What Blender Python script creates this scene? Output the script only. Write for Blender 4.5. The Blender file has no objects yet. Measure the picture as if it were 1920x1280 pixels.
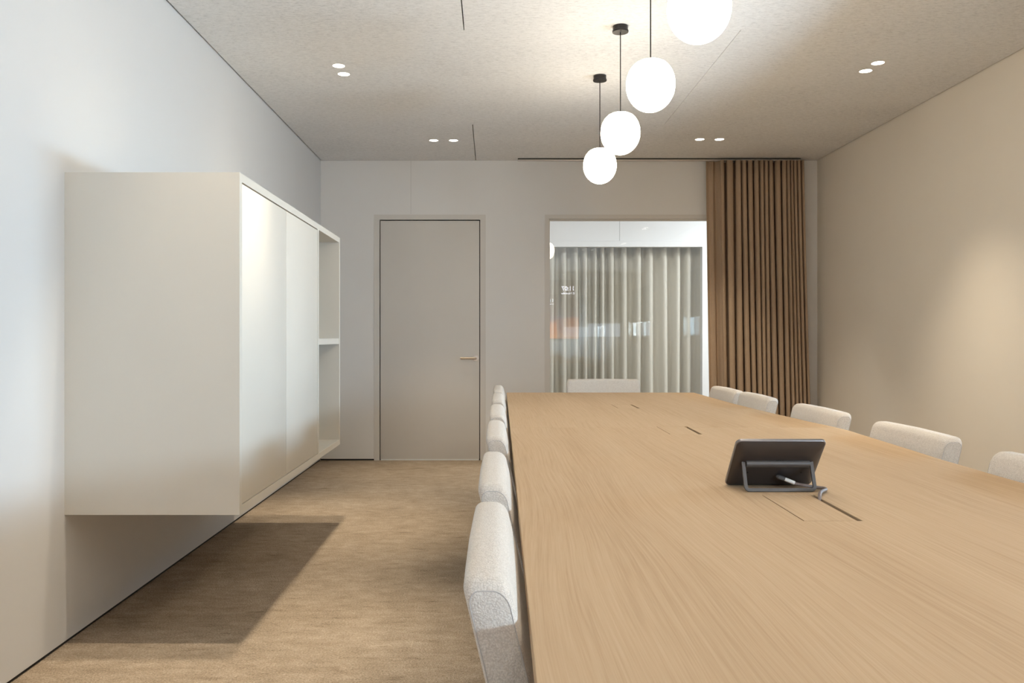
import bpy, bmesh, math, random
from mathutils import Vector, Matrix
random.seed(7)
SC = bpy.context.scene
COL = SC.collection
R = math.radians

# ------------------------------------------------------------------ helpers
def link(name, bm, mat, parent=None, smooth=False, angle=35):
    me = bpy.data.meshes.new(name)
    bmesh.ops.recalc_face_normals(bm, faces=bm.faces[:])
    if smooth:
        for f in bm.faces: f.smooth = True
        for e in bm.edges:
            if len(e.link_faces) == 2 and e.calc_face_angle(0) > R(angle):
                e.smooth = False
    bm.to_mesh(me); bm.free()
    o = bpy.data.objects.new(name, me)
    COL.objects.link(o)
    for m in (mat if isinstance(mat, (list, tuple)) else [mat]):
        me.materials.append(m)
    if parent: o.parent = parent
    return o

def tag(o, label, cat, group=None):
    o['label'] = label; o['category'] = cat
    if group: o['group'] = group
    return o

def struct(o):
    o['kind'] = 'structure'; return o

def empty(name, loc=(0, 0, 0), rz=0):
    o = bpy.data.objects.new(name, None); COL.objects.link(o)
    o.empty_display_size = 0.1
    o.location = loc; o.rotation_euler = (0, 0, rz); return o

def thing(name, label, cat, loc=(0, 0, 0), rz=0, group=None):
    return tag(empty(name, loc, rz), label, cat, group)

def dup(root, loc, rz, label, group=None):
    r = root.copy(); COL.objects.link(r); r.location = loc; r.rotation_euler = (0, 0, rz)
    r['label'] = label
    if group: r['group'] = group
    for ch in list(root.children):
        c = ch.copy(); COL.objects.link(c); c.parent = r
        for g in list(ch.children):
            d = g.copy(); COL.objects.link(d); d.parent = c
    return r

def box(bm, x0, x1, y0, y1, z0, z1, bev=0, seg=2, mi=0):
    vs = [bm.verts.new((x, y, z)) for x in (x0, x1) for y in (y0, y1) for z in (z0, z1)]
    idx = [(0, 1, 3, 2), (4, 6, 7, 5), (0, 4, 5, 1), (2, 3, 7, 6), (0, 2, 6, 4), (1, 5, 7, 3)]
    fs = [bm.faces.new([vs[i] for i in f]) for f in idx]
    for f in fs: f.material_index = mi
    if bev:
        es = list({e for f in fs for e in f.edges})
        r = bmesh.ops.bevel(bm, geom=es, offset=bev, segments=seg, affect='EDGES', profile=0.5)
        for f in r['faces']: f.material_index = mi
    return fs

def bx(name, dims, mat, parent=None, bev=0, seg=2, smooth=False):
    bm = bmesh.new(); box(bm, *dims, bev=bev, seg=seg)
    return link(name, bm, mat, parent, smooth=smooth or bev > 0)

def slab(bm, us, vs, pos, skip, extr):
    """grid of quads on parameters us x vs, holes where skip(i,j), extruded by extr"""
    V = [[bm.verts.new(pos(u, v)) for v in vs] for u in us]
    fs = []
    for i in range(len(us) - 1):
        for j in range(len(vs) - 1):
            if not skip(i, j):
                fs.append(bm.faces.new((V[i][j], V[i + 1][j], V[i + 1][j + 1], V[i][j + 1])))
    r = bmesh.ops.extrude_face_region(bm, geom=fs)
    nv = [g for g in r['geom'] if isinstance(g, bmesh.types.BMVert)]
    bmesh.ops.translate(bm, vec=Vector(extr), verts=nv)
    bmesh.ops.delete(bm, geom=[v for v in bm.verts if not v.link_faces], context='VERTS')

def tube(bm, pts, rad, n=10, cyc=False, flat=None):
    """sweep a round (or flat=(w,h)) section along pts"""
    pts = [Vector(p) for p in pts]; rings = []; N = len(pts)
    prev = None
    for i, p in enumerate(pts):
        if cyc: t = pts[(i + 1) % N] - pts[i - 1]
        else: t = pts[min(i + 1, N - 1)] - pts[max(i - 1, 0)]
        t.normalize()
        if prev is None:
            a = Vector((0, 0, 1)) if abs(t.z) < 0.9 else Vector((1, 0, 0))
            u = t.cross(a).normalized()
        else:
            u = (prev - t * prev.dot(t)).normalized()
        prev = u; w = t.cross(u)
        rr = rad[i] if isinstance(rad, (list, tuple)) else rad
        ring = [bm.verts.new(p + (u * math.cos(2 * math.pi * k / n) + w * math.sin(2 * math.pi * k / n)) * rr) for k in range(n)]
        rings.append(ring)
    M = N if cyc else N - 1
    for i in range(M):
        A, B = rings[i], rings[(i + 1) % N]
        for k in range(n):
            bm.faces.new((A[k], A[(k + 1) % n], B[(k + 1) % n], B[k]))
    if not cyc:
        bm.faces.new(rings[0][::-1]); bm.faces.new(rings[-1])

def lathe(bm, prof, n=40, c=(0, 0, 0)):
    c = Vector(c); rings = []
    for r, z in prof:
        if r < 1e-6: rings.append([bm.verts.new(c + Vector((0, 0, z)))])
        else: rings.append([bm.verts.new(c + Vector((r * math.cos(2 * math.pi * k / n), r * math.sin(2 * math.pi * k / n), z))) for k in range(n)])
    for A, B in zip(rings, rings[1:]):
        for k in range(n):
            k2 = (k + 1) % n
            if len(A) == 1 and len(B) == 1: continue
            if len(A) == 1: bm.faces.new((A[0], B[k], B[k2]))
            elif len(B) == 1: bm.faces.new((A[k], A[k2], B[0]))
            else: bm.faces.new((A[k], A[k2], B[k2], B[k]))

def smooth_path(pts, n=8):
    pts = [Vector(p) for p in pts]; out = []
    P = [pts[0]] + pts + [pts[-1]]
    for i in range(1, len(P) - 2):
        a, b, c, d = P[i - 1], P[i], P[i + 1], P[i + 2]
        for k in range(n):
            t = k / n
            out.append(0.5 * ((2 * b) + (c - a) * t + (2 * a - 5 * b + 4 * c - d) * t * t + (3 * b - a - 3 * c + d) * t ** 3))
    out.append(pts[-1]); return out

# ------------------------------------------------------------------ materials
def srgb(r, g, b):
    f = lambda c: (c / 255 / 12.92) if c / 255 <= 0.04045 else ((c / 255 + 0.055) / 1.055) ** 2.4
    return (f(r), f(g), f(b), 1)

class M:
    def __init__(self, name):
        self.m = bpy.data.materials.new(name); self.m.use_nodes = True
        self.t = self.m.node_tree; self.n = self.t.nodes
        self.b = self.n['Principled BSDF']; self.out = self.n['Material Output']
    def node(self, kind, **kw):
        n = self.n.new(kind)
        for k, v in kw.items():
            if hasattr(n, k): setattr(n, k, v)
            else: n.inputs[k].default_value = v
        return n
    def l(self, a, b): self.t.links.new(a, b)
    def coords(self, scale=(1, 1, 1), kind='Object', rot=(0, 0, 0)):
        tc = self.node('ShaderNodeTexCoord'); mp = self.node('ShaderNodeMapping')
        mp.inputs['Scale'].default_value = scale; mp.inputs['Rotation'].default_value = rot
        self.l(tc.outputs[kind], mp.inputs['Vector']); return mp.outputs['Vector']
    def noise(self, vec, scale=1, detail=4, rough=0.55, dist=0):
        n = self.node('ShaderNodeTexNoise', Scale=scale, Detail=detail, Roughness=rough, Distortion=dist)
        self.l(vec, n.inputs['Vector']); return n.outputs['Fac']
    def ramp(self, fac, stops):
        r = self.node('ShaderNodeValToRGB'); cr = r.color_ramp
        while len(cr.elements) < len(stops): cr.elements.new(0.5)
        for e, (p, c) in zip(cr.elements, stops): e.position = p; e.color = c
        self.l(fac, r.inputs['Fac']); return r.outputs['Color']
    def math(self, op, a, b=0.0, clamp=False):
        n = self.node('ShaderNodeMath', operation=op, use_clamp=clamp)
        for i, v in enumerate((a, b)):
            if isinstance(v, (int, float)): n.inputs[i].default_value = v
            else: self.l(v, n.inputs[i])
        return n.outputs[0]
    def mix(self, fac, a, b, mode='MIX'):
        n = self.node('ShaderNodeMix', data_type='RGBA', blend_type=mode)
        for s, v in ((0, fac), (6, a), (7, b)):
            if isinstance(v, (int, float, tuple)): n.inputs[s].default_value = v
            else: self.l(v, n.inputs[s])
        return n.outputs[2]
    def bump(self, h, strength=0.3, dist=0.01):
        n = self.node('ShaderNodeBump', Strength=strength, Distance=dist)
        self.l(h, n.inputs['Height']); self.l(n.outputs['Normal'], self.b.inputs['Normal'])
    def base(self, c, rough=0.6, metal=0, spec=0.5):
        if isinstance(c, tuple): self.b.inputs['Base Color'].default_value = c
        else: self.l(c, self.b.inputs['Base Color'])
        self.b.inputs['Roughness'].default_value = rough
        self.b.inputs['Metallic'].default_value = metal
        self.b.inputs['Specular IOR Level'].default_value = spec
        return self

def simple(name, c, rough=0.5, metal=0, spec=0.5, var=0.03, scale=30):
    m = M(name); v = m.coords()
    f = m.noise(v, scale, 3)
    lo = tuple(x * (1 - var) for x in c[:3]) + (1,); hi = tuple(min(1, x * (1 + var)) for x in c[:3]) + (1,)
    m.base(m.ramp(f, [(0.3, lo), (0.7, hi)]), rough, metal, spec)
    return m.m

def paint(name, c, rough=0.75, spec=0.3):
    m = M(name); v = m.coords()
    f = m.noise(v, 1.3, 3); c2 = tuple(x * 0.97 for x in c[:3]) + (1,)
    m.base(m.ramp(f, [(0.3, c2), (0.7, c)]), rough, 0, spec)
    m.bump(m.noise(v, 260, 2), 0.05, 0.002)
    return m.m

def emit(name, c, s):
    m = M(name)
    m.b.inputs['Base Color'].default_value = (0.8, 0.8, 0.8, 1)
    m.b.inputs['Emission Color'].default_value = c
    m.b.inputs['Emission Strength'].default_value = s
    return m.m

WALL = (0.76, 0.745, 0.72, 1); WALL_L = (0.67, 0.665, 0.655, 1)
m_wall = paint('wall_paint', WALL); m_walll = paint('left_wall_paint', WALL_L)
m_wallr = paint('taupe_wall_paint', (0.77, 0.705, 0.605, 1))
m_white = paint('white_wall_paint', (0.86, 0.86, 0.86, 1))
m_door = paint('door_lacquer', (0.68, 0.645, 0.595, 1), 0.5, 0.3)
m_frame = paint('frame_lacquer', (0.66, 0.63, 0.585, 1), 0.5, 0.3)
m_cab = paint('cabinet_lacquer', (0.72, 0.685, 0.615, 1), 0.5, 0.3)
m_black = simple('shadow_gap_black', (0.012, 0.011, 0.010, 1), 0.8)
m_dark = simple('charcoal_metal', (0.035, 0.032, 0.032, 1), 0.4, 0.6)
m_steel = simple('satin_nickel', (0.78, 0.76, 0.73, 1), 0.3, 1.0)
m_brass = simple('champagne_metal', (0.62, 0.53, 0.43, 1), 0.36, 1.0)
m_alu = simple('track_aluminium', (0.62, 0.58, 0.54, 1), 0.4, 0.6)
m_leg = simple('chair_leg_oak', (0.34, 0.22, 0.12, 1), 0.5)
m_whiteplastic = simple('white_plastic', (0.8, 0.8, 0.78, 1), 0.4)

def make_ceiling():
    m = M('heathered_felt_ceiling')
    v = m.coords((22, 75, 60)); a = m.noise(v, 1, 6, 0.78, 0.3)
    v2 = m.coords((1.2, 2.0, 1)); b = m.noise(v2, 1, 3)
    v3 = m.coords((55, 260, 200)); c = m.noise(v3, 1, 3, 0.7)
    s = m.math('ADD', m.math('MULTIPLY', a, 0.5), m.math('MULTIPLY', c, 0.4))
    s = m.math('ADD', s, m.math('MULTIPLY', b, 0.1))
    col = m.ramp(s, [(0.35, (0.50, 0.497, 0.49, 1)), (0.5, (0.755, 0.749, 0.740, 1)), (0.62, (0.83, 0.825, 0.815, 1))])
    m.base(col, 0.95, 0, 0.1); m.bump(s, 0.35, 0.004); return m.m
m_ceil = make_ceiling()

def make_carpet():
    m = M('loop_pile_carpet')
    v = m.coords((9, 17, 1)); a = m.noise(v, 1, 8, 0.78, 0.1)
    v2 = m.coords((1.3, 2.2, 1)); b = m.noise(v2, 1, 4, 0.6)
    v3 = m.coords((1, 1, 1)); c = m.noise(v3, 150, 3, 0.8)
    vo = m.node('ShaderNodeTexVoronoi', Scale=200.0); m.l(v3, vo.inputs['Vector'])
    # darker worn-looking dashes across the width
    v5 = m.coords((7, 24, 1)); dash = m.ramp(m.noise(v5, 1, 3, 0.5), [(0.60, (0, 0, 0, 1)), (0.74, (1, 1, 1, 1))])
    s = m.math('ADD', m.math('MULTIPLY', a, 0.32), m.math('MULTIPLY', b, 0.14))
    s = m.math('ADD', s, m.math('MULTIPLY', c, 0.54))
    s = m.math('SUBTRACT', s, m.math('MULTIPLY', dash, 0.075))
    col = m.ramp(s, [(0.34, (0.165, 0.125, 0.088, 1)), (0.46, (0.335, 0.260, 0.184, 1)), (0.54, (0.445, 0.354, 0.262, 1)), (0.66, (0.64, 0.535, 0.415, 1))])
    m.base(col, 1.0, 0, 0.05)
    h = m.math('SUBTRACT', m.math('MULTIPLY', c, 1.0), m.math('MULTIPLY', vo.outputs['Distance'], 0.8))
    m.bump(h, 0.7, 0.006); return m.m
m_carpet = make_carpet()

def make_oak():
    m = M('brushed_oak_veneer')
    oi = m.node('ShaderNodeObjectInfo')
    tc = m.node('ShaderNodeTexCoord'); ad = m.node('ShaderNodeVectorMath', operation='ADD')
    sc = m.node('ShaderNodeVectorMath', operation='SCALE'); cb = m.node('ShaderNodeCombineXYZ')
    m.l(oi.outputs['Random'], cb.inputs[0]); m.l(oi.outputs['Random'], cb.inputs[1])
    m.l(cb.outputs[0], sc.inputs[0]); sc.inputs['Scale'].default_value = 7.3
    m.l(tc.outputs['Object'], ad.inputs[0]); m.l(sc.outputs[0], ad.inputs[1])
    def mp(s):
        q = m.node('ShaderNodeMapping'); q.inputs['Scale'].default_value = s
        m.l(ad.outputs[0], q.inputs['Vector']); return q.outputs['Vector']
    # slow meander of the figure along the board
    w = m.noise(mp((2.4, 0.55, 1)), 1, 2, 0.5)
    sep = m.node('ShaderNodeSeparateXYZ'); m.l(ad.outputs[0], sep.inputs[0])
    def bent(amount, sx, sy, det, rough):
        xx = m.math('ADD', sep.outputs[0], m.math('MULTIPLY', m.math('SUBTRACT', w, 0.5), amount))
        c3 = m.node('ShaderNodeCombineXYZ'); m.l(m.math('MULTIPLY', xx, sx), c3.inputs[0]); m.l(m.math('MULTIPLY', sep.outputs[1], sy), c3.inputs[1])
        return m.noise(c3.outputs[0], 1, det, rough)
    lines = bent(0.13, 170, 1.5, 4, 0.7)
    fine = bent(0.13, 480, 7.0, 2, 0.6)
    tone = m.noise(mp((6, 0.5, 1)), 1, 3, 0.5)
    s = m.math('ADD', m.math('MULTIPLY', lines, 0.50), m.math('MULTIPLY', fine, 0.26))
    s = m.math('ADD', s, m.math('MULTIPLY', tone, 0.24))
    col = m.ramp(s, [(0.33, (0.440, 0.305, 0.185, 1)), (0.49, (0.525, 0.375, 0.237, 1)), (0.65, (0.580, 0.428, 0.280, 1))])
    m.base(col, 0.75, 0, 0.08); m.bump(s, 0.12, 0.0015); return m.m
m_oak = make_oak()

def make_boucle():
    m = M('cream_boucle')
    v = m.coords()
    vo = m.node('ShaderNodeTexVoronoi', Scale=460.0); m.l(v, vo.inputs['Vector'])
    n = m.noise(v, 380, 3, 0.7); n2 = m.noise(v, 130, 2)
    h = m.math('ADD', m.math('MULTIPLY', n, 1.0), m.math('MULTIPLY', vo.outputs['Distance'], -0.9))
    h = m.math('ADD', h, m.math('MULTIPLY', n2, 0.6))
    col = m.ramp(h, [(0.1, (0.62, 0.565, 0.505, 1)), (0.7, (0.79, 0.735, 0.67, 1))])
    m.base(col, 1.0, 0, 0.1); m.b.inputs['Sheen Weight'].default_value = 0.15
    m.bump(h, 0.42, 0.0025); return m.m
m_boucle = make_boucle()
m_seam = simple('seam_thread', (0.52, 0.49, 0.465, 1), 0.9)

def make_cloth(name, c, trans, wx=900, wz=500):
    m = M(name); v = m.coords((wx, wx, wz)); n = m.noise(v, 1, 2)
    lo = tuple(x * 0.82 for x in c[:3]) + (1,)
    col = m.ramp(n, [(0.3, lo), (0.7, c)])
    m.base(col, 0.95, 0, 0.08); m.bump(n, 0.15, 0.001)
    tr = m.node('ShaderNodeBsdfTranslucent'); m.l(col, tr.inputs['Color'])
    mx = m.node('ShaderNodeMixShader'); mx.inputs[0].default_value = trans
    m.l(m.b.outputs[0], mx.inputs[1]); m.l(tr.outputs[0], mx.inputs[2]); m.l(mx.outputs[0], m.out.inputs['Surface'])
    return m.m
m_curtain = make_cloth('brown_curtain_fabric', (0.48, 0.352, 0.245, 1), 0.08, 300, 300)
m_sheer = make_cloth('pale_curtain_fabric', (0.88, 0.83, 0.73, 1), 0.14, 300, 300)
m_blind = make_cloth('roller_blind_fabric', (0.30, 0.26, 0.21, 1), 0.10)

def make_glass():
    m = M('clear_glass'); n = m.n
    n.remove(m.b)
    tr = m.node('ShaderNodeBsdfTransparent'); tr.inputs['Color'].default_value = (0.98, 0.985, 0.98, 1)
    gl = m.node('ShaderNodeBsdfGlossy'); gl.inputs['Roughness'].default_value = 0.0
    ge = m.node('ShaderNodeNewGeometry'); dt = m.node('ShaderNodeVectorMath', operation='DOT_PRODUCT')
    m.l(ge.outputs['Incoming'], dt.inputs[0]); m.l(ge.outputs['Normal'], dt.inputs[1])
    c = m.math('ABSOLUTE', dt.outputs['Value'])
    f = m.math('ADD', 0.043, m.math('MULTIPLY', m.math('POWER', m.math('SUBTRACT', 1.0, c, True), 5.0), 0.957))
    fac = m.math('DIVIDE', m.math('MULTIPLY', f, 2.0), m.math('ADD', f, 1.0))      # both faces of the sheet
    mx = m.node('ShaderNodeMixShader'); m.l(fac, mx.inputs[0]); m.l(tr.outputs[0], mx.inputs[1]); m.l(gl.outputs[0], mx.inputs[2])
    m.l(mx.outputs[0], m.out.inputs['Surface']); return m.m
m_glass = make_glass()

m_globe = emit('lit_opal_glass', (1.0, 0.87, 0.68, 1), 21.0)
m_lens = emit('lit_downlight_lens', (1.0, 0.92, 0.80, 1), 7.0)
m_tube = emit('added_corridor_diffuser', (0.95, 0.98, 1.0, 1), 9.0)  # glowing face of the added corridor lamps

# ------------------------------------------------------------------ room numbers (metres)
H = 2.65            # ceiling height
CAM = 1.089
XL, XR = -1.513, 2.878
YB, YF = 7.545, -3.0
Y2 = 10.6           # glazed wall across the corridor

# ------------------------------------------------------------------ setting
struct(bx('floor', (XL - 0.6, XR + 3.0, YF - 0.2, 12.2, -0.1, 0.0), m_carpet))

bm = bmesh.new()
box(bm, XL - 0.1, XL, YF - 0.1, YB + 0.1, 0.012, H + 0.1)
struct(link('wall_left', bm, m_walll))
struct(bx('shadow_gap_left', (XL - 0.1, XL - 0.006, YF, YB, 0.0, 0.012), m_black))  # no board: black strip paints the shade under the wall edge

# right wall with a window out of the picture to the right
WZ0, WZ1 = 1.10, 2.11
SIDE = [(2.40, 4.58), (-2.75, -0.30)]
us = [YF - 0.1, SIDE[1][0], SIDE[1][1], SIDE[0][0], SIDE[0][1], YB + 0.1]; vs = [0.012, WZ0, WZ1, H + 0.1]
bm = bmesh.new(); slab(bm, us, vs, lambda u, v: (XR, u, v), lambda i, j: i in (1, 3) and j == 1, (0.16, 0, 0))
struct(link('wall_right', bm, m_wallr))
struct(bx('shadow_gap_right', (XR + 0.006, XR + 0.1, YF, YB, 0.0, 0.012), m_black))  # same black strip as painted shade below the right wall

# wall behind the camera with a screen and a window
FX0, FX1, FZ0, FZ1 = 2.02, 2.80, 1.06, 2.26
us = [XL - 0.1, FX0, FX1, XR + 0.16]; vs = [0.0, FZ0, FZ1, H + 0.1]
bm = bmesh.new(); slab(bm, us, vs, lambda u, v: (u, YF, v), lambda i, j: i == 1 and j == 1, (0, -0.16, 0))
struct(link('wall_front', bm, m_wall))

# back wall with a door opening and a glazed opening
DX0, DX1, DZ = -1.040, -0.054, 2.172        # door frame outer
GX0, GX1, GZ = 0.470, 2.46, 2.172           # glazed frame outer
us = [XL - 0.6, DX0, DX1, GX0, GX1, XR + 2.3]; vs = [0.0, 0.014, DZ, 3.05]
bm = bmesh.new()
slab(bm, us, vs, lambda u, v: (u, YB, v), lambda i, j: j == 0 or (i in (1, 3) and j == 1), (0, 0.12, 0))
struct(link('wall_back', bm, m_wall))
bm = bmesh.new()
for a, b in ((XL, DX0), (DX1, GX0), (GX1, XR)): box(bm, a, b, YB + 0.008, YB + 0.11, 0.0, 0.014)
struct(link('shadow_gap_back', bm, m_black))  # shadow gap at the wall foot, painted black
struct(bx('trim_1', (-0.716, -0.7145, YB - 0.0006, YB + 0.004, DZ + 0.006, H), simple('panel_joint', (0.36, 0.35, 0.33, 1), 0.8)))

# ceiling panels with open joints, dark void above
bm = bmesh.new()
g = 0.0006
rows = [(YF + 0.006, -1.45, 1.267, 0.0016), (-1.45, 0.48, -0.141, 0.0028), (0.48, 2.41, 1.267, 0.0016), (2.41, 4.34, -0.141, 0.0028), (4.34, 6.27, 1.267, 0.0016), (6.27, YB - 0.001, -0.141, 0.0028)]
for y0, y1, xj, h in rows:
    box(bm, XL + 0.010, xj - h, y0 + g, y1 - g, H, H + 0.03)
    box(bm, xj + h, XR - 0.008, y0 + g, y1 - g, H, H + 0.03)
struct(link('ceiling', bm, m_ceil))
struct(bx('ceiling_void', (XL - 0.2, XR + 0.3, YF - 0.2, YB + 0.12, H + 0.04, H + 0.08), m_black))

# door
d = empty('door_1', ((DX0 + DX1) / 2, YB, 0)); struct(d); ox = d.location.x
def loc(o, root):   # geometry is written in world metres, then hung on its root
    o.parent = root; o.matrix_parent_inverse = Matrix.Translation(-Vector(root.location)); return o
bm = bmesh.new()
fw = 0.048
slab(bm, [DX0, DX0 + fw, DX1 - fw, DX1], [0.001, DZ - fw + 0.004, DZ], lambda u, v: (u, YB - 0.004, v), lambda i, j: i == 1 and j == 0, (0, 0.10, 0))
loc(link('door_frame', bm, m_frame), d)
LX0, LX1, LZ = DX0 + fw + 0.008, DX1 - fw - 0.007, DZ - fw - 0.006
loc(bx('door_leaf', (LX0, LX1, YB + 0.002, YB + 0.042, 0.012, LZ), m_door, bev=0.0015), d)
loc(bx('gap_backing', (DX0 + fw - 0.002, DX1 - fw + 0.002, YB + 0.046, YB + 0.09, 0.001, DZ - fw + 0.006), m_black), d)  # black sheet behind the leaf paints the gaps round it dark
loc(bx('threshold', (LX0 + 0.004, LX1 - 0.004, YB - 0.002, YB + 0.03, 0.001, 0.011), m_whiteplastic), d)
hx, hz = -0.140, 0.905
bm = bmesh.new()
pr = [(0.0, 0.0), (0.026, 0.0), (0.026, -0.006), (0.024, -0.008), (0.011, -0.008), (0.0095, -0.012), (0.0095, -0.046), (0, -0.046)]
lathe(bm, [(r, z) for r, z in pr], 32)
bmesh.ops.rotate(bm, cent=(0, 0, 0), matrix=Matrix.Rotation(R(-90), 3, 'X'), verts=bm.verts[:])
bmesh.ops.translate(bm, vec=(hx, YB + 0.002, hz), verts=bm.verts[:])
for v in bm.verts: pass
hd = loc(link('door_handle', bm, m_steel, smooth=True), d)
bm = bmesh.new()
tube(bm, smooth_path([(hx, YB - 0.036, hz), (hx - 0.004, YB - 0.050, hz), (hx - 0.018, YB - 0.055, hz), (hx - 0.06, YB - 0.055, hz), (hx - 0.135, YB - 0.055, hz)], 6), 0.0095, 16)
lv = link('lever', bm, m_brass, smooth=True); lv['label'] = 'champagne coloured lever'
lv.parent = hd

# glazed panel beside the door (window_1)
w = empty('window_1', ((GX0 + GX1) / 2, YB, 0)); struct(w)
bm = bmesh.new()
slab(bm, [GX0, GX0 + 0.036, GX1 - 0.036, GX1], [0.001, 0.04, GZ - 0.036, GZ], lambda u, v: (u, YB - 0.004, v), lambda i, j: i == 1 and j == 1, (0, 0.13, 0))
loc(link('window_frame', bm, m_frame), w)
bm = bmesh.new()
slab(bm, [GX0 + 0.036, GX0 + 0.046, GX1 - 0.046, GX1 - 0.036], [0.04, 0.055, GZ - 0.046, GZ - 0.036], lambda u, v: (u, YB + 0.03, v), lambda i, j: i == 1 and j == 1, (0, 0.06, 0))
loc(link('glazing_bead', bm, m_frame), w)
bm = bmesh.new()
vv = [bm.verts.new(p) for p in ((GX0 + 0.046, YB + 0.06, 0.055), (GX1 - 0.046, YB + 0.06, 0.055), (GX1 - 0.046, YB + 0.06, GZ - 0.046), (GX0 + 0.046, YB + 0.06, GZ - 0.046))]
bm.faces.new(vv); loc(link('pane', bm, m_glass), w)

# corridor beyond the glass and the glazed room front across it
CX0, CX1 = -0.3, 2.62; CZ = 2.215
us = [XL - 0.6, CX0, CX1, XR + 3.0]; vs = [0.0, CZ, 3.0]
bm = bmesh.new(); slab(bm, us, vs, lambda u, v: (u, Y2, v), lambda i, j: i == 1 and j == 0, (0, 0.12, 0))
struct(link('wall_far', bm, m_white))
struct(bx('trim_2', (1.586, 1.592, Y2 - 0.001, Y2 + 0.004, 2.285, 3.0), simple('grey_panel_joint', (0.45, 0.45, 0.45, 1), 0.8)))
struct(bx('trim_3', (CX0, CX1 + 0.07, Y2 - 0.006, Y2 + 0.002, 2.282, 2.286), m_white))
w2 = empty('window_2', ((CX0 + CX1) / 2, Y2, 0)); struct(w2)
bm = bmesh.new()
slab(bm, [CX0 - 0.0, CX0 + 0.03, CX1 - 0.006, CX1 + 0.07], [0.001, 0.04, CZ - 0.004, CZ + 0.065], lambda u, v: (u, Y2 - 0.012, v), lambda i, j: i == 1 and j == 1, (0, 0.012, 0))
loc(link('window_frame', bm, m_white), w2)
bm = bmesh.new()
vv = [bm.verts.new(p) for p in ((CX0, Y2 + 0.03, 0.0), (CX1, Y2 + 0.03, 0.0), (CX1, Y2 + 0.03, CZ), (CX0, Y2 + 0.03, CZ))]
bm.faces.new(vv); loc(link('pane', bm, m_glass), w2)
struct(bx('wall_corridor', (XR + 2.2, XR + 2.3, YB + 0.12, Y2, 0, 3.0), m_white))
struct(bx('wall_corridor_end', (XL - 0.6, XL - 0.5, YB + 0.12, Y2, 0, 3.0), m_white))
struct(bx('ceiling_corridor', (XL - 0.6, XR + 3.0, YB + 0.12, 12.2, 3.0, 3.06), m_white))
struct(bx('wall_room', (XL - 0.6, XR + 3.0, 11.9, 12.0, 0, 3.0), simple('greige_wall', (0.5, 0.47, 0.42, 1), 0.8)))  # plain greige wall closing the room behind the curtain

def add_corridor_fill(x, y, e, label):  # unseen lamp added to light the corridor
    t = thing('corridor_fill_light', label, 'ceiling light', (x, y, 3.0), 0, 'added ceiling lights of the corridor')
    bx('housing', (-0.62, 0.62, -0.12, 0.12, -0.05, 0), m_whiteplastic, t)
    bx('diffuser', (-0.60, 0.60, -0.10, 0.10, -0.056, -0.05), m_tube, t)
    l = bpy.data.lights.new('corridor_fill_lamp', 'AREA'); l.shape = 'RECTANGLE'; l.size = 1.2; l.size_y = 0.2
    l.energy = e; l.color = (0.87, 0.95, 1.0)
    o = bpy.data.objects.new('corridor_fill_lamp', l); COL.objects.link(o); o.parent = t; o.location = (0, 0, -0.06)
add_corridor_fill(1.1, 8.5, 32, 'added unseen ceiling light of the corridor above the glazed panel')
add_corridor_fill(3.7, 9.3, 80, 'added unseen ceiling light of the corridor beyond the brown curtain')  # added to light the pale folds from the right

# ------------------------------------------------------------------ curtains
def curtain_mesh(top, bot, z0, z1, yc, amp_t, amp_b, rows=14, per=16, omega=0.0):
    bm = bmesh.new(); grid = []
    for r in range(rows + 1):
        t = r / rows; z = z1 + (z0 - z1) * t
        xs = [a + (b - a) * (t ** 1.2) for a, b in zip(top, bot)]
        row = []
        for i in range(len(xs) - 1):
            am = amp_t[i] + (amp_b[i] - amp_t[i]) * t
            ph = math.sin(i * 2.1 + t * 2.0) * 0.10
            for k in range(per):
                q = k / per
                qq = q + ph * math.sin(2 * math.pi * q) * 0.25
                x = xs[i] + (xs[i + 1] - xs[i]) * (q + (omega if am > 0.04 else 0) * math.sin(4 * math.pi * q))
                cc = math.cos(2 * math.pi * qq); y = yc - (am * cc if omega else am * 1.4 * cc / (0.4 + abs(cc)))
                row.append(bm.verts.new((x, y, z)))
        row.append(bm.verts.new((xs[-1], yc - amp_t[-1], z)))
        grid.append(row)
    for A, B in zip(grid, grid[1:]):
        for k in range(len(A) - 1):
            bm.faces.new((A[k], A[k + 1], B[k + 1], B[k]))
    return bm

def px(lst, dd): return [(p - 922) * dd / 1600 for p in lst]
topx = px([1325, 1337, 1350, 1368, 1385, 1394, 1406, 1418, 1428, 1436, 1444, 1458, 1470, 1477, 1483.5, 1490, 1497, 1505], 7.43)
botx = px([1333, 1345, 1359, 1376, 1389, 1406, 1416.5, 1428, 1435, 1443, 1457, 1468, 1480, 1489, 1497, 1504, 1511, 1520], 7.43)
n = len(topx) - 1
at = [0.006, 0.012] + [0.066] * (n - 2); ab = [0.010, 0.03] + [0.066] * (n - 2)
at = [a * random.uniform(0.88, 1.05) for a in at]
cu = link('curtain', curtain_mesh(topx, botx, 0.015, 2.625, 7.462, at, ab, per=24, omega=0.215), m_curtain, smooth=True, angle=80)
so = cu.modifiers.new('cloth_thickness', 'SOLIDIFY'); so.thickness = 0.0025; so.offset = 0
tag(cu, 'heavy brown pleated curtain hanging bunched in the corner right of the glazed panel', 'curtain')
ct = tag(bx('curtain_track', (0.226, 2.700, 7.440, 7.476, 2.630, 2.6395), m_alu, bev=0.0015), 'slim pale metal curtain track fixed to the ceiling above the glazed panel', 'curtain rail')
bx('track_shadow_gap', (0.228, 2.698, 7.448, 7.470, 2.6395, H), m_black, ct)  # black filler draws the shadow line between track and ceiling

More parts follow.
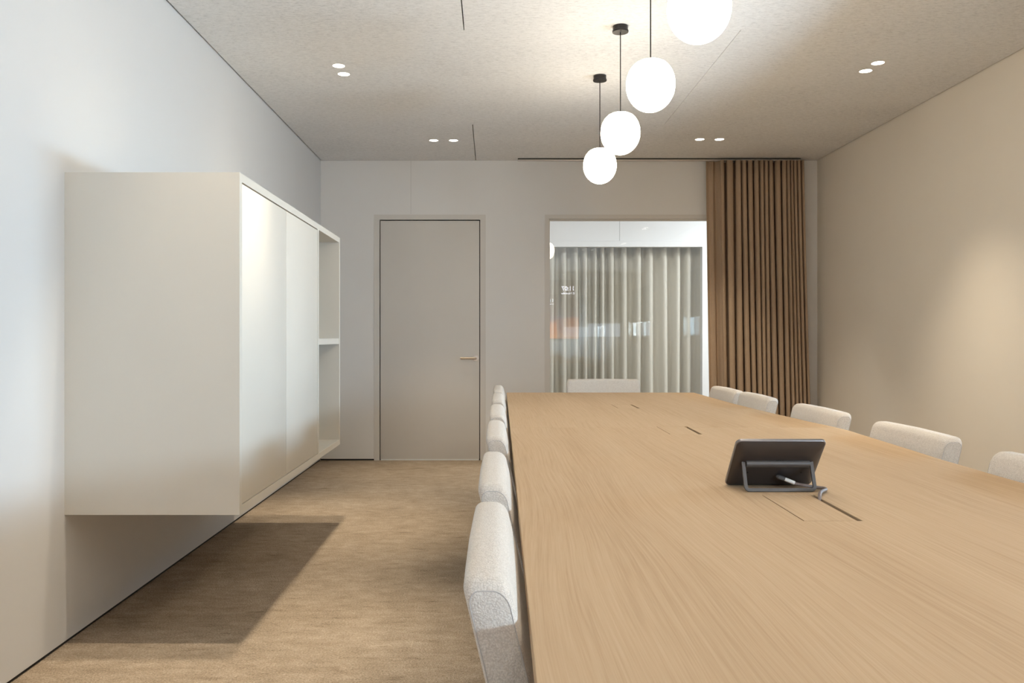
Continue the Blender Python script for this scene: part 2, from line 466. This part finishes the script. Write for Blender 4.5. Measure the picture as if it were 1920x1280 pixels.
rid = [985, 1008, 1035, 1058, 1080, 1098, 1117, 1130, 1147, 1171, 1198, 1220, 1247, 1272, 1292, 1318]
rx = [-0.28, -0.1, 0.08, 0.24] + px(rid, 10.75)
cb = link('curtain', curtain_mesh(rx, [x + 0.01 * math.sin(i * 1.7) for i, x in enumerate(rx)], 0.02, 2.25, 10.84, [0.085] * (len(rx) - 1), [0.09] * (len(rx) - 1)), m_sheer, smooth=True, angle=80)
so = cb.modifiers.new('cloth_thickness', 'SOLIDIFY'); so.thickness = 0.002; so.offset = 0
tag(cb, 'pale pleated curtain behind the glazing across the corridor', 'curtain')

# ------------------------------------------------------------------ wall cabinet
CY0, CY1, CF, CB0, CT = 3.022, 5.022, -0.893, 0.460, 1.673
cab = thing('wall_cabinet', 'cream wall-hung cabinet with two plain doors and an open shelf bay on the left wall', 'cabinet', (XL, (CY0 + CY1) / 2, CB0))
th = 0.030
Y_D1, Y_D2, Y_D3 = 3.711, 4.378, 4.410
bm = bmesh.new()
box(bm, XL, CF, CY0, CY1, CT - th, CT)
box(bm, XL, CF, CY0, CY1, CB0, CB0 + th)
box(bm, XL, CF, CY0, CY0 + th, CB0 + th, CT - th)
box(bm, XL, CF, CY1 - 0.026, CY1, CB0 + th, CT - th)
box(bm, XL, CF, Y_D2, Y_D3, CB0 + th, CT - th)
box(bm, XL, XL + 0.012, CY0 + th, CY1 - 0.026, CB0 + th, CT - th)
loc(link('carcass', bm, m_cab), cab)
for a, b in ((CY0 + th + 0.0020, Y_D1 - 0.0024), (Y_D1 + 0.0024, Y_D2 - 0.0020)):
    loc(bx('door', (CF - 0.022, CF - 0.001, a, b, CB0 + th + 0.003, CT - th - 0.005), m_cab, bev=0.001), cab)
loc(bx('shelf', (XL + 0.012, CF - 0.002, Y_D3, CY1 - 0.026, 1.050, 1.082), m_cab), cab)

# ------------------------------------------------------------------ conference table
TZ, TT = 0.750, 0.024
def xleft(y): return 0.035 + 0.0107 * y
edge = [(-0.35, 1.225), (0.9, 1.232), (1.986, 1.237), (2.08, 1.238), (2.21, 1.243), (2.385, 1.249), (2.53, 1.260), (2.75, 1.275), (2.96, 1.288), (3.07, 1.297), (3.15, 1.299), (3.24, 1.294), (3.42, 1.277), (3.66, 1.263), (3.90, 1.250), (4.09, 1.243), (4.42, 1.234), (4.84, 1.236), (5.235, 1.239)]
# cable lids: near y, far y, x left near/far, x right (outer side of slot) near/far
lids = [(1.576, 1.838, 0.576, 0.581, 0.686, 0.694), (2.985, 3.245, 0.623, 0.626, 0.737, 0.743), (4.078, 4.300, 0.603, 0.602, 0.709, 0.706)]
def interp(tab, y):
    if y <= tab[0][0]: return tab[0][1]
    for (a, p), (b, q) in zip(tab, tab[1:]):
        if y <= b: return p + (q - p) * (y - a) / (b - a)
    return tab[-1][1]
tabL = [p for l in lids for p in ((l[0], l[2]), (l[1], l[3]))]
tabR = [p for l in lids for p in ((l[0], l[4]), (l[1], l[5]))]
def tpos(u, y):
    c = (xleft(y), interp(tabL, y), interp(tabR, y), interp(edge, y))
    return (c[u], y, TZ)
tbl = thing('conference_table', 'long oak veneer conference table with three flush cable lids', 'table', (0.65, 2.45, 0))
ybr = sorted({round(y, 4) for y, _ in edge} | {round(l[k], 4) for l in lids for k in (0, 1)} | {3.2})
def half(ys):
    bm = bmesh.new()
    slab(bm, [0, 1, 2, 3], ys, tpos, lambda i, j: i == 1 and any(l[0] - 1e-4 <= ys[j] and ys[j + 1] <= l[1] + 1e-4 for l in lids), (0, 0, -TT))
    o = link('tabletop', bm, m_oak)
    bv = o.modifiers.new('eased_edge', 'BEVEL'); bv.width = 0.0012; bv.segments = 2; bv.limit_method = 'ANGLE'; bv.angle_limit = R(60)
    return loc(o, tbl)
near = [y for y in ybr if y <= 3.2]; near[-1] = 3.1995
far = [y for y in ybr if y >= 3.2]; far[0] = 3.2005
half(near); half(far)
m_tray = simple('cable_tray_olive', (0.16, 0.125, 0.06, 1), 0.6)
for i, l in enumerate(lids):
    gp = 0.0022
    sl = (0.0095, 0.012, 0.0105)[i]
    P = [(l[2] + gp, l[0] + gp), (l[4] - sl * 1.1, l[0] + gp), (l[5] - sl, l[1] - gp), (l[3] + gp, l[1] - gp)]
    bm = bmesh.new()
    a = [bm.verts.new((x, y, TZ - 0.0003)) for x, y in P]; b = [bm.verts.new((x, y, TZ - 0.018)) for x, y in P]
    bm.faces.new(a); bm.faces.new(b[::-1])
    for k in range(4): bm.faces.new((a[k], b[k], b[(k + 1) % 4], a[(k + 1) % 4]))
    loc(link('cable_lid', bm, m_oak), tbl)
    bm = bmesh.new()
    slab(bm, [l[2] - 0.02, l[2] - 0.005, l[5] + 0.008, l[5] + 0.02], [l[0] - 0.02, l[0] - 0.004, l[1] + 0.004, l[1] + 0.02], lambda u, v: (u, v, TZ - TT), lambda a_, b_: a_ == 1 and b_ == 1, (0, 0, -0.07))
    box(bm, l[2] - 0.02, l[5] + 0.02, l[0] - 0.02, l[1] + 0.02, TZ - TT - 0.074, TZ - TT - 0.068)
    loc(link('cable_tray', bm, m_tray), tbl)
for y in (0.55, 2.45, 4.70):
    bm = bmesh.new()
    box(bm, 0.61, 0.71, y - 0.20, y + 0.20, 0.03, TZ - TT - 0.0005, 0.006)
    box(bm, 0.57, 0.75, y - 0.35, y + 0.35, 0.0, 0.03, 0.004)
    loc(link('pedestal', bm, m_dark, smooth=True), tbl)

# ------------------------------------------------------------------ chairs (face +x)
LEAN = 0.24
def make_chair():
    t = thing('upholstered_chair', '', 'chair', (0, 0, 0), 0, 'cream chairs around the conference table')
    wv, tt, zt, zb = 0.25, 0.029, 0.80, 0.40
    bm = bmesh.new()
    # side profile of the back: rounded at the top, then swept across the width
    prof = []
    r = 0.020
    prof += [(-tt, zb), (tt, zb)]
    for k in range(7): a = math.pi / 2 * k / 6; prof.append((tt - r + r * math.cos(a), zt - r + r * math.sin(a)))
    for k in range(7): a = math.pi / 2 + math.pi / 2 * k / 6; prof.append((-tt + r + r * math.cos(a), zt - r + r * math.sin(a)))
    cx, cz = 0, (zt + zb) / 2
    ys = []
    rr = 0.022
    for k in range(6): a = math.pi / 2 * k / 5; ys.append((-wv + rr * (1 - math.sin(a)), rr * (1 - math.cos(a))))
    ys = [(-wv + rr * (1 - math.cos(math.pi / 2 * k / 5)), rr * (1 - math.sin(math.pi / 2 * k / 5))) for k in range(6)]
    ys = ys + [(-wv + 0.10, -0.0015), (0, -0.003), (wv - 0.10, -0.0015)] + [(-y, s) for y, s in ys[::-1]]
    rings = []
    for y, s in ys:
        ring = []
        for x, z in prof:
            xx = x * (1 - 0.35 * s / tt)
            z2 = z - s * (1 if z > zt - r - 1e-6 else (z - zb) / (zt - r - zb))
            ring.append(bm.verts.new((xx + LEAN * (zt - z2), y, z2)))
        rings.append(ring)
    for A, B in zip(rings, rings[1:]):
        for k in range(len(A)):
            k2 = (k + 1) % len(A); bm.faces.new((A[k], A[k2], B[k2], B[k]))
    bm.faces.new(rings[0]); bm.faces.new(rings[-1][::-1])
    back = link('backrest', bm, m_boucle, t, smooth=True, angle=50)
    for s in (0, len(rings) - 1):
        pts = []
        y, sh = ys[1 if s == 0 else -2]
        for x, z in prof[1:] + prof[:1]:
            xx = x * (1 - 0.35 * sh / tt) * 1.015
            z2 = z - sh * (1 if z > zt - r - 1e-6 else (z - zb) / (zt - r - zb)) + (0.0006 if z > 0.7 else 0)
            pts.append((xx + LEAN * (zt - z2), y, z2))
        b2 = bmesh.new(); tube(b2, pts, 0.0008, 6)
        link('piping', b2, m_seam, back, smooth=True)
    bm = bmesh.new(); box(bm, 0.085, 0.545, -0.245, 0.245, 0.385, 0.475, 0.025, 4)
    link('seat', bm, m_boucle, t, smooth=True, angle=60)
    bm = bmesh.new(); box(bm, 0.10, 0.53, -0.22, 0.22, 0.345, 0.385, 0.006)
    link('seat_frame', bm, m_leg, t, smooth=True)
    for (x, y) in ((0.13, -0.19), (0.13, 0.19), (0.50, -0.19), (0.50, 0.19)):
        bm = bmesh.new()
        sx = -0.03 if x < 0.3 else 0.02
        tube(bm, [(x, y, 0.36), (x + sx * 0.5, y * 1.03, 0.18), (x + sx, y * 1.07, 0.0)], [0.018, 0.015, 0.011], 14)
        link('leg', bm, m_leg, t, smooth=True)
    return t
proto = make_chair(); used = [False]
def place_chair(x, y, rz, label):
    if not used[0]:
        used[0] = True; o = proto; o.location = (x, y, 0); o.rotation_euler = (0, 0, rz); o['label'] = label; return o
    return dup(proto, (x, y, 0), rz, label)
ords = ['nearest', 'second nearest', 'third nearest', 'fourth nearest', 'fifth nearest', 'farthest']
for (y, o_) in zip((1.27, 1.93, 2.75, 3.46, 4.20, 4.92), ords):
    place_chair(-0.010 + 0.0118 * (y - 1.03), y, -0.0118, '%s cream chair in the left row along the table' % o_)
for (y, xf, rz, o_) in ((1.93, 1.275, 0.0, 'cut off by the picture edge'), (2.71, 1.314, -0.02, 'second nearest'), (3.50, 1.322, 0.0, 'middle one'), (4.29, 1.312, -0.02, 'next to last'), (4.84, 1.306, 0.0, 'farthest one')):
    place_chair(xf + 0.029, y, math.pi + rz, 'cream chair in the right row along the table, %s' % o_)
place_chair(0.766, 5.879, -math.pi / 2, 'cream chair alone at the far short end of the table')

# ------------------------------------------------------------------ pendant lamps
PX, PZ = 0.646, 2.112
def make_pendant():
    t = thing('pendant_lamp', '', 'pendant lamp', (0, 0, H), 0, 'row of globe pendants over the table')
    bm = bmesh.new()
    lathe(bm, [(0, 0), (0.0375, 0), (0.0375, -0.021), (0.0405, -0.023), (0.0405, -0.030), (0.0395, -0.032), (0.004, -0.032), (0, -0.032)], 40)
    link('canopy', bm, m_dark, t, smooth=True)
    bm = bmesh.new(); tube(bm, [(0, 0, -0.03), (0, 0, -0.25), (0, 0, PZ - H + 0.10)], 0.0027, 10)
    link('cord', bm, m_dark, t, smooth=True)
    bm = bmesh.new(); pr = [(0.0, 0.1000), (0.036, 0.1000), (0.0435, 0.0990)]
    for k in range(1, 13):
        z = 0.098 * (1 - k / 12.0); pr.append((0.0985 * math.sqrt(1 - (z / 0.1115) ** 2.25), z))
    for k in range(1, 17):
        a = R(90) * k / 16; pr.append((0.0985 * math.cos(a) if k < 16 else 0, -0.1075 * math.sin(a)))
    lathe(bm, pr, 48, (0, 0, PZ - H))
    link('globe_shade', bm, m_globe, t, smooth=True, angle=60)
    bm = bmesh.new(); lathe(bm, [(0, 0.110), (0.012, 0.110), (0.014, 0.1004), (0, 0.1004)], 24, (0, 0, PZ - H))
    link('collar', bm, m_dark, t, smooth=True)
    return t
pend = make_pendant()
for i, (y, lab) in enumerate(((2.658, 'glowing globe pendant nearest the camera, cut off by the top picture edge'), (3.471, 'glowing globe pendant second nearest the camera, its ceiling cap out of the picture'), (4.284, 'glowing globe pendant with dark ceiling cap, second from the back wall'), (5.097, 'glowing globe pendant with dark ceiling cap, nearest the back wall'))):
    if i == 0: pend.location = (PX, y, H); pend['label'] = lab
    else: dup(pend, (PX, y, H), 0, lab)
for k, lab in enumerate(('just above the picture edge', 'almost above the camera', 'right beside the camera')):  # unseen pendants added to brighten the near table
    dup(pend, (PX, 1.845 - 0.813 * k, H), 0, 'added globe pendant of the row %s' % lab)

# ------------------------------------------------------------------ downlights
def make_down():
    t = thing('recessed_downlight', '', 'ceiling light', (0, 0, H), 0, 'recessed downlights in pairs')
    bm = bmesh.new()
    lathe(bm, [(0.0350, 0.0), (0.0350, -0.0012), (0.0375, -0.0016), (0.0395, -0.0005), (0.0395, 0.0), (0.0350, 0.0)], 40)
    link('trim_ring', bm, m_frame, t, smooth=True)
    bm = bmesh.new(); lathe(bm, [(0, -0.0008), (0.0348, -0.0008), (0.0348, -0.0002), (0, -0.0002)], 40)
    link('lens', bm, m_lens, t)
    return t
SPOT = 116
def spot(x, y, k=1.0):
    l = bpy.data.lights.new('downlight_lamp', 'SPOT'); l.energy = SPOT * k; l.color = (1.0, 0.87, 0.68)
    l.spot_size = R(54 if x < 0 else 77); l.spot_blend = 1.0; l.shadow_soft_size = 0.014
    o = bpy.data.objects.new('downlight_lamp', l); COL.objects.link(o); o.location = (x - (0.018 if -0.9 < x < -0.8 else 0), y, H - 0.006)
dn = make_down(); first = True
DL = [(-0.880, 4.909, 'nearer downlight of the pair close to the left wall'), (-0.878, 5.064, 'farther downlight of the pair close to the left wall'),
      (2.199, 4.859, 'nearer downlight of the pair close to the right wall'), (2.193, 5.005, 'farther downlight of the pair close to the right wall'),
      (-0.460, 6.770, 'left downlight of the pair in front of the door'), (-0.303, 6.770, 'right downlight of the pair in front of the door'),
      (1.642, 6.735, 'left downlight of the pair in front of the glazed panel'), (1.797, 6.735, 'right downlight of the pair in front of the glazed panel')]
for dy, q in ((0, 'nearer'), (0.155, 'farther')):
    DL.append((-0.880, 2.95 + dy, '%s downlight of the left pair above the near end of the cabinet' % q))
    DL.append((2.199, 2.90 + dy, '%s downlight of the right pair beside the second pendant' % q))
for x, q in ((-0.460, 'left'), (-0.303, 'right')): DL.append((x, -0.05, '%s downlight of the pair left of the camera' % q))
for x, q in ((1.642, 'left'), (1.797, 'right')): DL.append((x, -0.05, '%s downlight of the pair right of the camera' % q))
for dy, q in ((0, 'nearer'), (0.155, 'farther')):
    DL.append((-0.880, 0.95 + dy, '%s downlight of the left pair beside the camera' % q))
    DL.append((2.199, 0.90 + dy, '%s downlight of the right pair beside the camera' % q))
for x, y, lab in DL:
    if first: first = False; dn.location = (x, y, H); dn['label'] = lab
    else: dup(dn, (x, y, H), 0, lab)
    spot(x, y, 0.62 if y > 6 else (0.5 if y < 0.1 else (1.0 if x < 0 else 0.62)))

# ------------------------------------------------------------------ control tablet on the table
m_tab = simple('gunmetal_shell', (0.075, 0.066, 0.064, 1), 0.38, 0.6, 0.5)
m_tabedge = simple('light_gunmetal', (0.24, 0.23, 0.235, 1), 0.36, 0.7)
m_bar = simple('stand_grey', (0.125, 0.12, 0.12, 1), 0.42, 0.5)
m_hole = simple('hole_black', (0.005, 0.005, 0.005, 1), 0.7)
tb = thing('control_tablet', 'dark grey table tablet seen from the back, propped on a loop stand', 'tablet', (0.6335, 1.965, TZ + 0.0005))
# local frame of the screen: s across (x), u up along the glass, n out of the back towards the camera
ang = math.atan2(0.099, 0.115)
U = Vector((0, -math.sin(ang), math.cos(ang))); Nn = Vector((0, -math.cos(ang), -math.sin(ang)))
def tp(s, u, nn): return Vector((s, 0, 0.003)) + U * u + Nn * nn
def rrect(w_, h0, h1, r_, nn, k=6):
    out = []
    for cx_, cu_, a0 in ((w_ - r_, h1 - r_, 0), (-w_ + r_, h1 - r_, 90), (-w_ + r_, h0 + r_, 180), (w_ - r_, h0 + r_, 270)):
        for q in range(k + 1):
            a = R(a0 + 90 * q / k); out.append(tp(cx_ + r_ * math.cos(a), cu_ + r_ * math.sin(a), nn))
    return out
def loft(bm, loops):
    rr_ = [[bm.verts.new(p) for p in lp] for lp in loops]
    for A, B in zip(rr_, rr_[1:]):
        for k in range(len(A)): bm.faces.new((A[k], A[(k + 1) % len(A)], B[(k + 1) % len(A)], B[k]))
    bm.faces.new(rr_[0][::-1]); bm.faces.new(rr_[-1])
TW, TH = 0.0985, 0.150
bm = bmesh.new(); loft(bm, [rrect(TW - 0.001, 0.001, TH - 0.001, 0.011, -0.0005), rrect(TW, 0, TH, 0.012, 0.0005), rrect(TW, 0, TH, 0.012, 0.0055), rrect(TW - 0.0012, 0.0012, TH - 0.0012, 0.011, 0.0068)])
link('bezel', bm, m_tabedge, tb, smooth=True)
bm = bmesh.new(); loft(bm, [rrect(TW - 0.0015, 0.0015, TH - 0.0015, 0.011, 0.0064), rrect(TW - 0.005, 0.005, TH - 0.006, 0.013, 0.0095), rrect(TW - 0.012, 0.011, TH - 0.014, 0.016, 0.0135), rrect(TW - 0.022, 0.016, TH - 0.026, 0.018, 0.0165), rrect(TW - 0.030, 0.020, TH - 0.036, 0.018, 0.0175)])
shell = link('back_shell', bm, m_tab, tb, smooth=True, angle=70)
bm = bmesh.new(); loft(bm, [rrect(TW - 0.004, 0.004, TH - 0.004, 0.009, -0.0008), rrect(TW - 0.004, 0.004, TH - 0.004, 0.009, -0.0004)])
link('screen', bm, m_hole, tb)
uh = 0.0675 / math.cos(ang)
bm = bmesh.new(); tube(bm, [tp(-0.070, uh, 0.0185), tp(0, uh, 0.0185), tp(0.070, uh, 0.0185)], 0.0085, 20)
link('hinge_bar', bm, m_bar, tb, smooth=True)
bm = bmesh.new()
loopL = []
zt_, yt_ = 0.0665, -0.062
def strip(pts, wdt, dep, nrm):
    """flat bar swept along pts; wdt in the picture plane, dep along nrm"""
    pts = [Vector(p) for p in pts]; rings = []
    for i, p in enumerate(pts):
        t_ = (pts[min(i + 1, len(pts) - 1)] - pts[max(i - 1, 0)]).normalized(); side_ = t_.cross(nrm).normalized()
        rings.append([bm.verts.new(p + side_ * a_ * wdt / 2 + nrm * b_ * dep / 2) for a_, b_ in ((-1, -1), (1, -1), (1, 1), (-1, 1))])
    for A, B in zip(rings, rings[1:]):
        for k in range(4): bm.faces.new((A[k], A[(k + 1) % 4], B[(k + 1) % 4], B[k]))
    bm.faces.new(rings[0][::-1]); bm.faces.new(rings[-1])
top_c = tp(0, uh, 0.0185); bot_c = Vector((0, -0.094, 0.0035))
axis = (top_c - bot_c).normalized(); nrm = Vector((1, 0, 0)).cross(axis).normalized()
Lh = (top_c - bot_c).length; hw = 0.0755
def lp(s, h): return bot_c + axis * h + Vector((s, 0, 0))
pts = [lp(-hw, Lh + 0.004), lp(-hw, Lh * 0.6), lp(-hw, 0.010)]
for q in range(1, 6): a = R(180 + 90 * q / 5); pts.append(lp(-hw + 0.008 + 0.008 * math.cos(a), 0.008 + 0.008 * math.sin(a)))
pts += [lp(0, 0)]
for q in range(0, 5): a = R(270 + 90 * q / 5); pts.append(lp(hw - 0.008 + 0.008 * math.cos(a), 0.008 + 0.008 * math.sin(a)))
pts += [lp(hw, 0.010), lp(hw, Lh * 0.6), lp(hw, Lh + 0.004)]
strip(pts, 0.0072, 0.005, nrm)
link('loop_stand', bm, m_bar, tb)
for s_ in (-0.060, 0.060):
    bm = bmesh.new(); lathe(bm, [(0, 0.0), (0.0022, 0.0), (0.0022, 0.0004), (0, 0.0004)], 14, (s_, 0, 0))
    for v in bm.verts: v.co = tp(v.co.x, 0.058 + v.co.y, 0.0174 + v.co.z)
    link('screw_hole', bm, m_hole, shell)
bm = bmesh.new()   # small dark mark on the back, too small to read
for s, w_, h_ in ((-0.0080, 0.0009, 0.004), (-0.0058, 0.0009, 0.003), (-0.0036, 0.0024, 0.0008), (-0.0036, 0.0009, 0.004), (-0.0002, 0.0009, 0.004), (0.0018, 0.0024, 0.0008), (0.0052, 0.0009, 0.004), (0.0074, 0.0009, 0.004)):
    q = [bm.verts.new(tp(s + a_ * w_ / 2 + 0.004, 0.098 + b_ * h_ / 2, n_)) for n_ in (0.0172, 0.0179) for a_, b_ in ((-1, -1), (1, -1), (1, 1), (-1, 1))]
    for f in ((0, 1, 2, 3), (7, 6, 5, 4), (0, 4, 5, 1), (1, 5, 6, 2), (2, 6, 7, 3), (3, 7, 4, 0)): bm.faces.new([q[i] for i in f])
link('logo', bm, m_hole, shell)

# cable
cbl = thing('cable', 'grey cable plugged into the tablet and dropping into the lid slot', 'cable', (0.68, 1.86, TZ))
m_cable = simple('grey_cable_sleeve', (0.23, 0.19, 0.18, 1), 0.55)
m_plug = simple('plug_grey', (0.10, 0.10, 0.10, 1), 0.4)
path = smooth_path([(0.650, 1.9135, 0.7735), (0.660, 1.912, 0.770), (0.680, 1.907, 0.762), (0.705, 1.903, 0.7575), (0.728, 1.900, 0.7545), (0.7375, 1.890, 0.7545), (0.731, 1.868, 0.7555), (0.716, 1.845, 0.7575), (0.700, 1.818, 0.758), (0.6895, 1.795, 0.752), (0.688, 1.788, 0.735), (0.688, 1.786, 0.70)], 7)
bm = bmesh.new(); tube(bm, path, 0.0036, 12)
loc(link('cord', bm, m_cable, smooth=True), cbl)
bm = bmesh.new(); tube(bm, [(0.6395, 1.9175, 0.7775), (0.644, 1.9155, 0.7758), (0.656, 1.9128, 0.7715)], [0.0025, 0.0052, 0.0046], 14)
loc(link('plug', bm, m_plug, smooth=True), cbl)
bm = bmesh.new(); tube(bm, smooth_path([(0.657, 1.9123, 0.7712), (0.667, 1.910, 0.7672), (0.677, 1.9077, 0.7632)], 4), 0.0043, 14)
sl = loc(link('cable_tag', bm, m_whiteplastic, smooth=True), cbl); sl['label'] = 'white printed tag'
bm = bmesh.new()
for k in range(6):
    t_ = k / 6; p = Vector((0.659, 1.9080, 0.7703)).lerp(Vector((0.675, 1.9043, 0.7638)), t_)
    box(bm, p.x, p.x + 0.0012, p.y - 0.0003, p.y + 0.0012, p.z - 0.0012, p.z + 0.0016)
tx = link('print', bm, m_hole); tx.parent = sl; tx.matrix_parent_inverse = Matrix.Identity(4)

# ------------------------------------------------------------------ screen behind the camera (seen only as a reflection in the glass)
TX0, TX1, TZ0, TZ1 = -0.35, 1.85, 1.055, 2.295
tv = thing('wall_screen', 'large wall screen showing a clock over orange dunes, mirrored in the glazed panel', 'screen', ((TX0 + TX1) / 2, YF, TZ0))
loc(bx('housing', (TX0 - 0.012, TX1 + 0.012, YF, YF + 0.05, TZ0 - 0.012, TZ1 + 0.012), m_dark, bev=0.003), tv)
def make_pic():
    m = M('desert_evening_picture')
    v = m.coords(); sep = m.node('ShaderNodeSeparateXYZ'); m.l(v, sep.inputs[0])
    X, Z = sep.outputs[0], sep.outputs[2]
    n1 = m.noise(v, 1.6, 3)
    h1 = m.math('ADD', 1.30, m.math('MULTIPLY', m.math('SINE', m.math('MULTIPLY', X, 2.6)), 0.14))
    h2 = m.math('ADD', 1.44, m.math('MULTIPLY', m.math('SINE', m.math('ADD', m.math('MULTIPLY', X, 2.4), 3.6)), 0.10))
    d1 = m.math('MULTIPLY', m.math('SUBTRACT', h1, Z), 12.0, True); d2 = m.math('MULTIPLY', m.math('SUBTRACT', h2, Z), 16.0, True)
    sky = m.ramp(m.math('SUBTRACT', Z, 1.4), [(0.0, (0.34, 0.20, 0.42, 1)), (0.16, (0.13, 0.06, 0.07, 1)), (0.8, (0.07, 0.04, 0.025, 1))])
    o2 = m.ramp(n1, [(0.35, (0.42, 0.10, 0.06, 1)), (0.65, (0.85, 0.26, 0.07, 1))])
    o1 = m.ramp(n1, [(0.35, (0.60, 0.15, 0.07, 1)), (0.65, (1.0, 0.42, 0.14, 1))])
    c = m.mix(d2, sky, o2); c = m.mix(d1, c, o1)
    m.b.inputs['Base Color'].default_value = (0.01, 0.01, 0.01, 1)
    m.l(c, m.b.inputs['Emission Color']); m.b.inputs['Emission Strength'].default_value = 2.6
    return m.m
scr = loc(bx('display', (TX0, TX1, YF + 0.05, YF + 0.053, TZ0, TZ1), make_pic()), tv)
m_txt = emit('screen_text_white', (0.85, 0.85, 1.0, 1), 11.0)
def text(nm, body, size, x, z):
    cu_ = bpy.data.curves.new('clock_text', 'FONT'); cu_.body = body; cu_.size = size; cu_.extrude = 0.0006; cu_.offset = size * 0.02
    o = bpy.data.objects.new('tmp', cu_); COL.objects.link(o)
    dg = bpy.context.evaluated_depsgraph_get(); dg.update()
    me = bpy.data.meshes.new_from_object(o.evaluated_get(dg)); bpy.data.objects.remove(o)
    rot_ = Matrix.Rotation(R(180), 4, 'Z') @ Matrix.Rotation(R(90), 4, 'X')
    me.transform(Matrix.Translation((x, YF + 0.0545, z)) @ rot_)
    q = bpy.data.objects.new(nm, me); COL.objects.link(q); me.materials.clear(); me.materials.append(m_txt)
    q.parent = scr
text('clock_text', '11:07', 0.125, 1.765, 2.085)
text('date_text', '21 November', 0.052, 1.765, 2.005)

# ------------------------------------------------------------------ windows to the outside, behind and right of the camera
for nm, (WY0, WY1) in zip(('window_3', 'window_5'), SIDE):
    w3 = empty(nm, (XR + 0.08, (WY0 + WY1) / 2, WZ0)); struct(w3)
    bm = bmesh.new(); ym = (WY0 + WY1) / 2
    slab(bm, [WY0, WY0 + 0.05, ym - 0.025, ym + 0.025, WY1 - 0.05, WY1], [WZ0, WZ0 + 0.02, WZ1 - 0.05, WZ1], lambda u, v: (XR + 0.09, u, v), lambda i, j: i in (1, 3) and j == 1, (0.05, 0, 0))
    loc(link('window_frame', bm, m_frame), w3)
    bm = bmesh.new()
    bm.faces.new([bm.verts.new((XR + 0.115, a, b)) for a, b in ((WY0 + 0.05, WZ0 + 0.02), (WY1 - 0.05, WZ0 + 0.02), (WY1 - 0.05, WZ1 - 0.05), (WY0 + 0.05, WZ1 - 0.05))])
    loc(link('pane', bm, m_glass), w3)
w4 = empty('window_4', ((FX0 + FX1) / 2, YF - 0.08, FZ0)); struct(w4)
bm = bmesh.new()
slab(bm, [FX0, FX0 + 0.04, FX1 - 0.04, FX1], [FZ0, FZ0 + 0.04, FZ1 - 0.04, FZ1], lambda u, v: (u, YF - 0.09, v), lambda i, j: i == 1 and j == 1, (0, -0.05, 0))
loc(link('window_frame', bm, m_frame), w4)
bm = bmesh.new()
bm.faces.new([bm.verts.new((a, YF - 0.115, b)) for a, b in ((FX0 + 0.04, FZ0 + 0.04), (FX1 - 0.04, FZ0 + 0.04), (FX1 - 0.04, FZ1 - 0.04), (FX0 + 0.04, FZ1 - 0.04))])
loc(link('pane', bm, m_glass), w4)
BZ = 1.40  # unseen blinds added to narrow the daylight to a low band
for (WY0, WY1), lb in zip(SIDE, ('added brown roller blind of the side window nearer the curtain', 'added brown roller blind of the side window behind the camera')):
    bl = thing('added_roller_blind', lb, 'blind', (XR + 0.05, (WY0 + WY1) / 2, WZ1))
    loc(bx('fabric', (XR + 0.049, XR + 0.052, WY0 + 0.004, WY1 - 0.004, BZ, WZ1 - 0.03), m_blind), bl)
    loc(bx('bottom_bar', (XR + 0.043, XR + 0.058, WY0 + 0.004, WY1 - 0.004, BZ - 0.018, BZ), m_frame, bev=0.003), bl)
    loc(bx('roller', (XR + 0.03, XR + 0.075, WY0 + 0.002, WY1 - 0.002, WZ1 - 0.046, WZ1 - 0.001), m_frame, bev=0.015, seg=4), bl)
bl = thing('added_roller_blind', 'added brown roller blind drawn most of the way down the window beside the wall screen', 'blind', ((FX0 + FX1) / 2, YF - 0.05, FZ1))  # added like the side blinds, to cut the daylight
loc(bx('fabric', (FX0 + 0.004, FX1 - 0.004, YF - 0.052, YF - 0.049, BZ, FZ1 - 0.03), m_blind), bl)
loc(bx('bottom_bar', (FX0 + 0.004, FX1 - 0.004, YF - 0.058, YF - 0.043, BZ - 0.018, BZ), m_frame, bev=0.003), bl)
loc(bx('roller', (FX0 + 0.002, FX1 - 0.002, YF - 0.075, YF - 0.03, FZ1 - 0.046, FZ1 - 0.001), m_frame, bev=0.015, seg=4), bl)

def area(name, locn, rot_, sx, sy, e, c):
    l = bpy.data.lights.new(name, 'AREA'); l.shape = 'RECTANGLE'; l.size = sx; l.size_y = sy; l.energy = e; l.color = c
    o = bpy.data.objects.new(name, l); COL.objects.link(o); o.location = locn; o.rotation_euler = rot_; return o
DAY = (0.52, 0.79, 1.06)
area('daylight_side', (XR + 1.0, 3.75, 0.95), (0, R(90), 0), 1.1, 1.9, 470, DAY)
area('daylight_rear', (XR + 0.62, -1.75, 1.22), (0, R(90), 0), 1.4, 2.2, 830, (0.64, 0.85, 1.04))

# ------------------------------------------------------------------ world, camera, view
wd = bpy.data.worlds.new('sky'); SC.world = wd; wd.use_nodes = True
bg = wd.node_tree.nodes['Background']; bg.inputs['Color'].default_value = (0.72, 0.85, 1.0, 1); bg.inputs['Strength'].default_value = 3.0

cam = bpy.data.cameras.new('camera'); cam.sensor_width = 36; cam.lens = 30.0
cam.shift_x = 38 / 1920; cam.shift_y = -8 / 1920; cam.clip_start = 0.05
co = bpy.data.objects.new('camera', cam); COL.objects.link(co)
co.location = (0, 0, CAM); co.rotation_euler = (R(90), 0, 0)
SC.camera = co
vs_ = SC.view_settings
vs_.view_transform = 'Standard'; vs_.look = 'None'; vs_.gamma = 1; vs_.use_curve_mapping = False; vs_.exposure = 0.07
